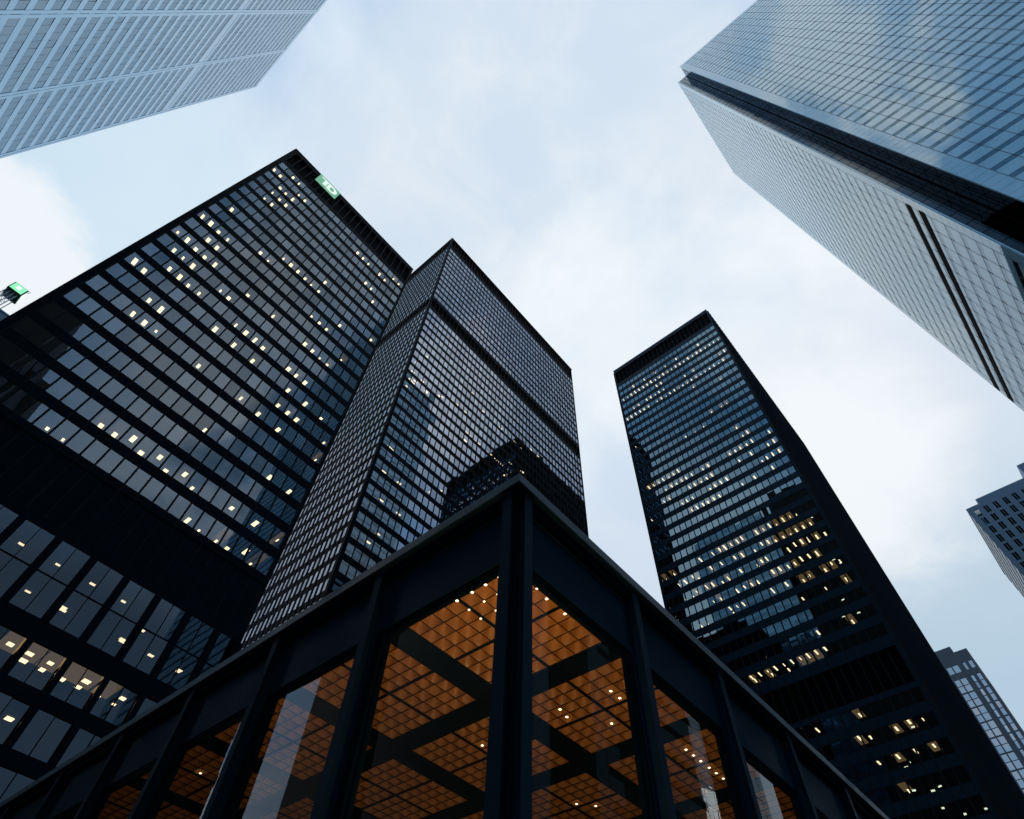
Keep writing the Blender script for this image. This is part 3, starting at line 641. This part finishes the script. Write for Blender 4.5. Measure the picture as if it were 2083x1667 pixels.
def noise(scale, det, rough, off, dist=0):
    mp = N('ShaderNodeMapping'); mp.inputs['Location'].default_value = off; L(cmb.outputs[0], mp.inputs[0])
    n = N('ShaderNodeTexNoise'); n.inputs['Scale'].default_value = scale; n.inputs['Detail'].default_value = det; n.inputs['Roughness'].default_value = rough
    n.inputs['Distortion'].default_value = dist; L(mp.outputs[0], n.inputs[0]); return n.outputs[0]
def ramp(v, a, b, lo=0, hi=1):
    n = N('ShaderNodeMapRange'); n.interpolation_type = 'SMOOTHSTEP'; L(v, n.inputs[0])
    for i, q in zip((1, 2, 3, 4), (a, b, lo, hi)): n.inputs[i].default_value = q
    return n.outputs[0]
def mixc(f, a, b):
    n = N('ShaderNodeMix'); n.data_type = 'RGBA'
    if isinstance(f, (int, float)): n.inputs[0].default_value = f
    else: L(f, n.inputs[0])
    for i, q in ((6, a), (7, b)):
        if isinstance(q, tuple): n.inputs[i].default_value = (*q, 1)
        else: L(q, n.inputs[i])
    return n.outputs[2]
soft = noise(1.7, 7, .55, (3.1, 1.7, 0), .4)
big = noise(3.2, 5, .55, (8.3, 2.2, 0), .5)
fine = noise(5.5, 6, .6, (1.3, 6.2, 0), .5)
# clouds: grey-lavender bases to white tops
cl = mixc(ramp(soft, .34, .66), (.74, .845, .955), (.86, .92, .965))
cl = mixc(ramp(fine, .40, .75, 0, .75), cl, (.93, .965, 1.0))
skyv = N('ShaderNodeMix'); skyv.data_type = 'RGBA'; skyv.blend_type = 'MULTIPLY'; skyv.inputs[0].default_value = 1
L(sky.outputs[0], skyv.inputs[6]); skyv.inputs[7].default_value = (.11, .11, .11, 1)
# the overcast opens into blue gaps behind and to the left of the photographer
back = math_('ADD', math_('MULTIPLY', X, -.55), math_('MULTIPLY', Y, -.60))
side = math_('MAXIMUM', ramp(X, -.06, -.32), ramp(Y, -.14, -.36))
cl = mixc(math_('MULTIPLY', side, ramp(soft, .62, .36, .35, .95)), cl, (.26, .51, .85))
gap = math_('MULTIPLY', math_('MULTIPLY', ramp(big, .44, .58), ramp(back, .04, .26)), math_('MULTIPLY', ramp(Z, .48, .64), ramp(Z, .97, .89)))
streak = noise(5.0, 6, .6, (2.7, 9.1, 0), .8)
g2 = math_('MULTIPLY', math_('MULTIPLY', ramp(streak, .44, .60), math_('MULTIPLY', ramp(X, -.06, -.26), ramp(Y, .12, -.10))), .55)
gap = math_('MAXIMUM', math_('MAXIMUM', math_('MULTIPLY', gap, .92), g2), math_('MULTIPLY', ramp(soft, .56, .40), .16))
blue = mixc(.6, skyv.outputs[2], (.17, .42, .72))
c = mixc(gap, cl, blue)
# brighter breaks low on the horizon sides, darker towards the lower right
low = math_('MULTIPLY', ramp(Y, -.45, -.70), ramp(Z, .64, .50))
c = mixc(math_('MULTIPLY', low, .9), c, (.07, .12, .19))
wob = math_('MULTIPLY', math_('SUBTRACT', fine, .5), .09)
c = mixc(ramp(math_('ADD', X, wob), .48, .70, 0, .55), c, (.58, .68, .82))
c = mixc(ramp(math_('ADD', X, wob), .68, .92, 0, .75), c, (.38, .55, .68))
def lobe(v, a, b, k):
    n = N('ShaderNodeVectorMath'); n.operation = 'DOT_PRODUCT'; L(tc.outputs['Generated'], n.inputs[0]); n.inputs[1].default_value = v
    return ramp(math_('ADD', n.outputs['Value'], math_('MULTIPLY', wob, k)), a, b)
c = mixc(math_('MULTIPLY', lobe((-.22, .58, .785), .955, .995, .5), .75), c, (.63, .79, .90))
c = mixc(math_('MULTIPLY', lobe((-.27, .72, .64), .9790, .9850, .22), .9), c, (.885, .925, .97))
c = mixc(math_('MULTIPLY', lobe((.715, .04, .698), .975, .997, .35), .8), c, (.95, .975, 1.0))
for v, a_, b_, k_, m_, q_ in (((-.70, .28, .65), .965, .992, .3, .75, (.85, .90, .97)), ((.31, -.45, .837), .988, .999, .25, .9, (1.3, 1.3, 1.35)),
        ((.05, -.38, .925), .982, .998, .4, .5, (.95, .96, .98)), ((-.33, -.25, .91), .987, .998, .7, .85, (1.1, 1.12, 1.12)), ((-.20, -.13, .97), .988, .998, .6, .7, (1.0, 1.03, 1.05)), ((.0, -.62, .785), .985, .998, .5, .5, (.98, .97, .95))):
    c = mixc(math_('MULTIPLY', lobe(v, a_, b_, k_), m_), c, q_)
c = mixc(ramp(Z, -.02, .02), (.03, .035, .04), c)
L(c, bg.inputs[0]); bg.inputs[1].default_value = 1.0
s = bpy.data.lights.new('sun', 'SUN'); s.energy = .5; s.angle = math.radians(20); s.color = (1, .96, .9)
so = bpy.data.objects.new('sun', s); col.objects.link(so)
d = Vector((math.sin(SA)*math.cos(SE), math.cos(SA)*math.cos(SE), math.sin(SE)))
so.rotation_euler = d.to_track_quat('Z', 'Y').to_euler()
vs = sc.view_settings; vs.view_transform = 'Standard'; vs.look = 'None'; vs.exposure = 0; vs.gamma = 1
sc.cycles.max_bounces = 8; sc.cycles.glossy_bounces = 5; sc.cycles.transparent_max_bounces = 16
sc.cycles.sample_clamp_indirect = 4
